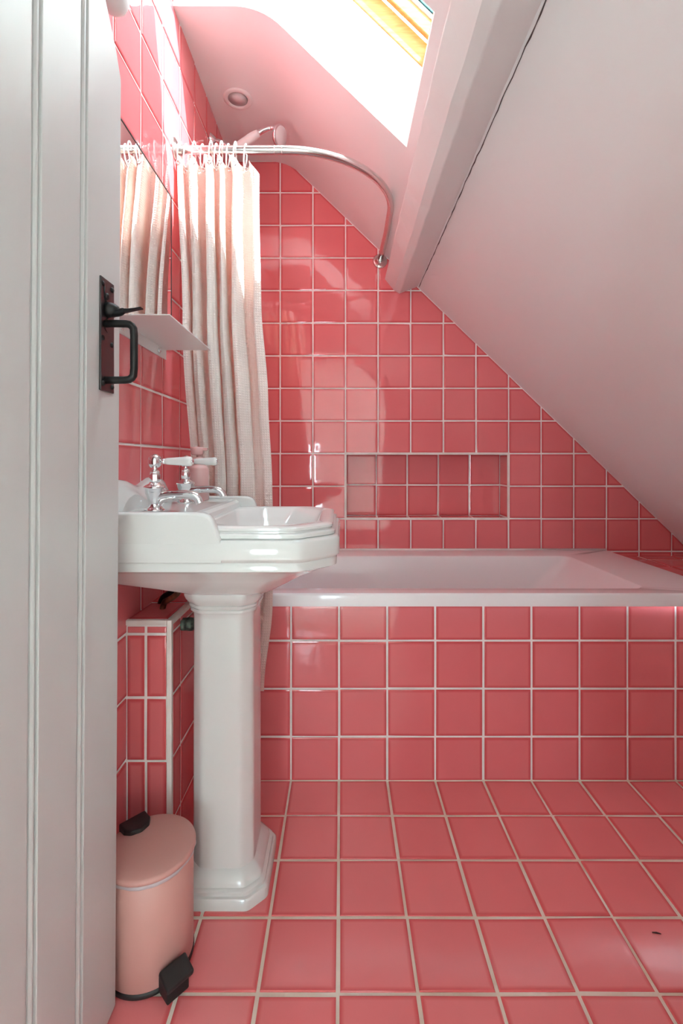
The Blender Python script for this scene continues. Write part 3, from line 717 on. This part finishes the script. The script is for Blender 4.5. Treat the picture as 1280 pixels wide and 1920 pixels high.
# ------------------------------------------------------------------ hand shower
hs = empty('hand_shower', (-0.41, 1.86, 2.22)); tag(hs, 'hand shower with white handle and chrome head resting above the curtain rail', 'hand shower')
def PX(px, py, D): return Vector(((px-640)/F*D, D, H-(py-866)/F*D))
D = 1.86
a, b = PX(440, 279, D), PX(484, 250, D)
dr = (b-a).normalized(); L = (b-a).length
keep(MB().lathe([(0.008, -0.03), (0.0125, -0.004), (0.015, 0.0), (0.0165, L*0.35), (0.0175, L*0.7), (0.0155, L*0.93), (0.013, L)], a, dr).build('handle', 'plastic_white'), hs)
neck = smooth_path([b, PX(496, 243, D), PX(508, 239, D), PX(519, 241, D-0.005), PX(523, 249, D-0.01)], 2)
keep(MB().tube(neck, [0.0105-0.002*math.sin(PI*i/(len(neck)-1)) for i in range(len(neck))], 16).build('neck', 'chrome'), hs)
hc = PX(521, 255, D-0.01); hn = Vector((0.80, -0.42, -0.30)).normalized()
keep(MB().lathe([(0.010, -0.016), (0.017, -0.011), (0.034, -0.002), (0.040, 0.006), (0.041, 0.012), (0.038, 0.015), (0.036, 0.0155), (0.0, 0.0165)], hc, hn).build('spray_head', 'chrome'), hs)
keep(MB().lathe([(0.034, 0.0160), (0.033, 0.0172), (0.0, 0.0180)], hc, hn).build('spray_face', 'lens'), hs)
br = empty('shower_bracket', (XL, 1.853, 2.235)); tag(br, 'small chrome shower bracket fixed high on the tiled wall', 'shower bracket')
keep(MB().lathe([(0.026, 0), (0.026, 0.006), (0.017, 0.016), (0.011, 0.022)], (XL+0.002, 1.853, 2.245), (1, 0, 0)).build('rose', 'chrome'), br)
keep(MB().tube(smooth_path([(XL+0.015, 1.853, 2.245), (XL+0.05, 1.853, 2.238), (a.x-0.012, 1.86, a.z-0.012)], 2), 0.009, 14).build('arm', 'chrome'), br)
keep(MB().lathe([(0.014, -0.012), (0.0175, -0.008), (0.0175, 0.006), (0.015, 0.010)], a - dr*0.008, dr, 20).build('cradle', 'chrome'), br)

# ------------------------------------------------------------------ downlight in the flat ceiling
dl = empty('ceiling_downlight', (-0.394, 1.816, ZC)); tag(dl, 'round white recessed ceiling downlight above the shower curtain', 'downlight')
dx, dy = -0.394, 1.816
keep(MB().lathe([(0.036, -0.001), (0.037, 0.003), (0.041, 0.0065), (0.049, 0.0055), (0.0545, 0.002), (0.055, -0.001)], (dx, dy, ZC), (0, 0, -1), 40, False).build('bezel', 'plastic_white'), dl)
keep(MB().lathe([(0.0375, 0.0015), (0.0, 0.0017)], (dx, dy, ZC), (0, 0, -1), 32).build('lens', 'lens'), dl)

# ------------------------------------------------------------------ plank door standing open
door = structure(empty('door_1', (-0.404, 0.868, 0)), 'white painted plank door with beaded joints and black iron latch')
DY1, DY0 = 0.868, 0.11; DTH = 0.036; DZ0 = 0.012
def dtop(y):
    t = DY1-y
    raw = 1.695 + 1.42*t - 0.9*t*t if t < 0.2 else 1.943
    return min(raw - 0.02*max(0, 1-t/0.02)**2, 1.943)
def door_x(z): return -0.404 + 0.0062*(z-0.95)
joints = [DY1, 0.7356, 0.6205, 0.505, 0.390, 0.275, DY0]
def board(y1, y0):
    # plan profile from the far edge y1 to the bead at y0 : (y, depth behind the face)
    pf = [(y1-0.0005, 0.005), (y1-0.002, 0.0008), (y1-0.005, 0.0)]
    n = 6
    for k in range(n+1): pf.append((y1-0.005-(y1-y0-0.023)*k/n, 0.0))
    pf += [(y0+0.0165, 0.0055), (y0+0.0145, 0.0055), (y0+0.0130, 0.002), (y0+0.0100, 0.0), (y0+0.0070, 0.0005), (y0+0.0045, 0.003), (y0+0.0035, 0.0065), (y0+0.0002, 0.0065)]
    prof2 = pf + [(y0+0.0002, DTH), (y1-0.0005, DTH)]
    rings = []
    for fz in [i/8 for i in range(9)]:
        rings.append([(door_x(DZ0+(dtop(y)-DZ0)*fz)-d, y, DZ0+(dtop(y)-DZ0)*fz) for y, d in prof2])
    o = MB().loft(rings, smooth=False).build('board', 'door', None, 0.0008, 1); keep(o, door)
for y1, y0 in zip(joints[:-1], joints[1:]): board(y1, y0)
# latch
ly0, ly1, lz0, lz1 = 0.792, 0.838, 1.1165, 1.3070
lx = door_x(1.2)
latch = MB().box((lx-0.0005, ly0, lz0), (lx+0.0032, ly1, lz1)).build('latch', 'plate_iron', None, 0.0008); keep(latch, door)
latch['label'] = 'black iron thumb latch with a D-shaped pull handle'
def lsub(mb, name, m='iron', bev=None):
    o = mb.build(name, m, None, bev); o.parent = latch; o.matrix_parent_inverse = Matrix.Identity(4)
    return o
hx = lx+0.003; hy = 0.806
hp = [(hx-0.002, hy, 1.230), (hx+0.020, hy, 1.2305), (hx+0.036, hy, 1.2300)] + [(hx+0.036+0.013*math.sin(t), hy, 1.217+0.013*math.cos(t)) for t in (0.4, 0.8, 1.2)] + \
     [(hx+0.049, hy, 1.21), (hx+0.049, hy, 1.155)] + [(hx+0.036+0.013*math.cos(t), hy, 1.148-0.013*math.sin(t)) for t in (0.4, 0.8, 1.2)] + [(hx+0.034, hy, 1.1350), (hx+0.016, hy, 1.1348), (hx-0.002, hy, 1.1350)]
lsub(MB().tube(hp, 0.0063, 14), 'pull_handle')
tl = MB().lathe([(0.0, 0.020), (0.006, 0.019), (0.010, 0.014), (0.0125, 0.007), (0.0135, 0.0)], (hx, 0.814, 1.256), (1, 0, 0), 20)
tl.tube(smooth_path([(hx+0.010, 0.814, 1.252), (hx+0.022, 0.813, 1.251), (hx+0.030, 0.811, 1.255)], 2), lambda t: 0.009-0.005*t, 12)
lsub(tl, 'thumb_boss')
tb2 = MB(); rr = []
for t, w, h in ((0, 0.0045, 0.004), (0.35, 0.0045, 0.0022), (0.7, 0.0055, 0.0012), (1.0, 0.0060, 0.0008)):
    x = hx+0.024+0.036*t; z = 1.253+0.0055*t**1.3
    rr.append([(x, 0.812-w, z-h), (x, 0.812+w, z-h), (x, 0.812+w, z+h), (x, 0.812-w, z+h)])
lsub(tb2.loft(rr, smooth=False), 'thumb_lever', bev=0.0005)
rim_ = [(hx+0.0005, 0.808+0.0105*math.cos(t)*(1.0), 1.256+0.036*math.sin(t)*(0.75 if math.sin(t) < 0 else 1.0)) for t in [2*PI*i/24 for i in range(24)]]
rim_ = [(p[0], p[1], p[2]) for p in rim_]
lsub(MB().tube([(hx+0.0006, 0.803, 1.292), (hx+0.0006, 0.803, 1.275), (hx+0.001, 0.8115, 1.266), (hx+0.001, 0.817, 1.252), (hx+0.001, 0.812, 1.240), (hx+0.0006, 0.804, 1.231), (hx+0.0006, 0.804, 1.222), (hx+0.0006, 0.812, 1.217)], 0.0011, 8), 'cup_edge')
lsub(MB().sphere((hx+0.001, 0.8115, 1.278), 0.0058, (0.5, 1, 1)), 'rivet')
for (y, z) in ((0.7985, 1.2955), (0.8305, 1.2955), (0.7985, 1.2045), (0.8285, 1.199), (0.7985, 1.1285), (0.8305, 1.1265)):
    lsub(MB().sphere((hx+0.0004, y, z), 0.0048, (0.6, 1, 1), 12), 'screw')

# ------------------------------------------------------------------ pedal bin
BC = Vector((-0.385, 0.962)); BR = 0.083
pbin = empty('pedal_bin', (BC.x, BC.y, 0.0022)); tag(pbin, 'small pink metal pedal bin with black pedal beside the door', 'bin')
pz = 0.0022
keep(MB().lathe([(BR-0.001, 0.0), (BR+0.0012, 0.002), (BR+0.0012, 0.009), (BR-0.002, 0.012)], (BC.x, BC.y, pz), n=64).build('base_ring', 'rubber'), pbin)
keep(MB().lathe([(BR-0.0015, 0.010), (BR, 0.012), (BR, 0.208), (BR-0.002, 0.210)], (BC.x, BC.y, pz), n=64).build('body', 'bin'), pbin)
keep(MB().lathe([(BR-0.004, 0.2125), (BR+0.0045, 0.2135), (BR+0.0048, 0.2175), (BR+0.0038, 0.2205), (BR-0.001, 0.2225), (BR-0.03, 0.2255), (BR-0.06, 0.227), (0.0, 0.2275)], (BC.x, BC.y, pz), n=64).build('lid', 'bin'), pbin)
ln = MB(); rr = []
random.seed(5)
NL = 96
nz1 = [sum(math.sin(k*2*PI*i/NL+ph)*am for k, ph, am in ((5, .4, .3), (9, 1.9, .3), (14, 4.1, .35), (23, 2.2, .3))) for i in range(NL)]
for (h, dr_, ns) in ((0.2135, -0.002, 0.0), (0.2120, 0.0035, 0.0030), (0.2085, 0.0035, 0.0030), (0.2045, 0.0016, 0.0010)):
    rr.append([(BC.x+(BR+dr_+ns*nz1[i])*math.cos(2*PI*i/NL), BC.y+(BR+dr_+ns*nz1[i])*math.sin(2*PI*i/NL), pz+h+(0.0028*nz1[(i*3) % NL] if h < 0.203 else 0)) for i in range(NL)])
keep(ln.loft(rr, False, False).build('bin_liner', 'liner'), pbin)
pdv = Vector((0.73, -0.68, 0)).normalized(); pdn = Vector((-pdv.y, pdv.x, 0))
def obox(mb, c, u, v, w, hu, hv, hw):
    vs = []
    for k in (-1, 1):
        for (i, j) in ((-1, -1), (1, -1), (1, 1), (-1, 1)): vs.append(c + u*hu*i + v*hv*j + w*hw*k)
    return mb.add(vs, [(0,3,2,1),(4,5,6,7),(0,1,5,4),(1,2,6,5),(2,3,7,6),(3,0,4,7)])
B3 = Vector((BC.x, BC.y, 0))
pu = (pdv + Vector((0, 0, -0.35))).normalized(); pw = pu.cross(pdn).normalized()
if pw.z < 0: pw = -pw
pl = obox(MB(), B3 + pdv*(BR+0.022) + Vector((0, 0, 0.042)), pu, pdn, pw, 0.0185, 0.027, 0.006)
keep(pl.build('pedal', 'rubber', None, 0.004, 3), pbin)
pl2 = obox(MB(), B3 + pdv*(BR+0.010) + Vector((0, 0, 0.019)), pdv, pdn, Vector((0, 0, 1)), 0.020, 0.022, 0.016)
keep(pl2.build('pedal_housing', 'rubber', None, 0.003, 2), pbin)
hc_ = B3 - pdv*(BR-0.012)
hg = MB(); pts = [(hc_ + pdn*s*0.028 + pdv*t) for s, t in ((-1, -0.016), (-1, 0.010), (-0.7, 0.024), (0, 0.031), (0.7, 0.024), (1, 0.010), (1, -0.016))]
hg.loft([[(p.x, p.y, pz+0.19) for p in pts], [(p.x, p.y, pz+0.2345) for p in pts]], smooth=False)
keep(hg.build('hinge_cover', 'rubber', None, 0.003, 2), pbin)

# ------------------------------------------------------------------ speck on the floor
fp = F*H/(1751-866)
sp = MB().tube([((1222-640)/F*fp, fp, 0.0032), ((1229-640)/F*fp, fp-0.002, 0.0045), ((1237-640)/F*fp, fp-0.003, 0.0032)], [0.0010, 0.0016, 0.0006], 6).build('debris_scrap', 'dirt')
tag(sp, 'tiny dark scrap lying on a pink floor tile', 'scrap')
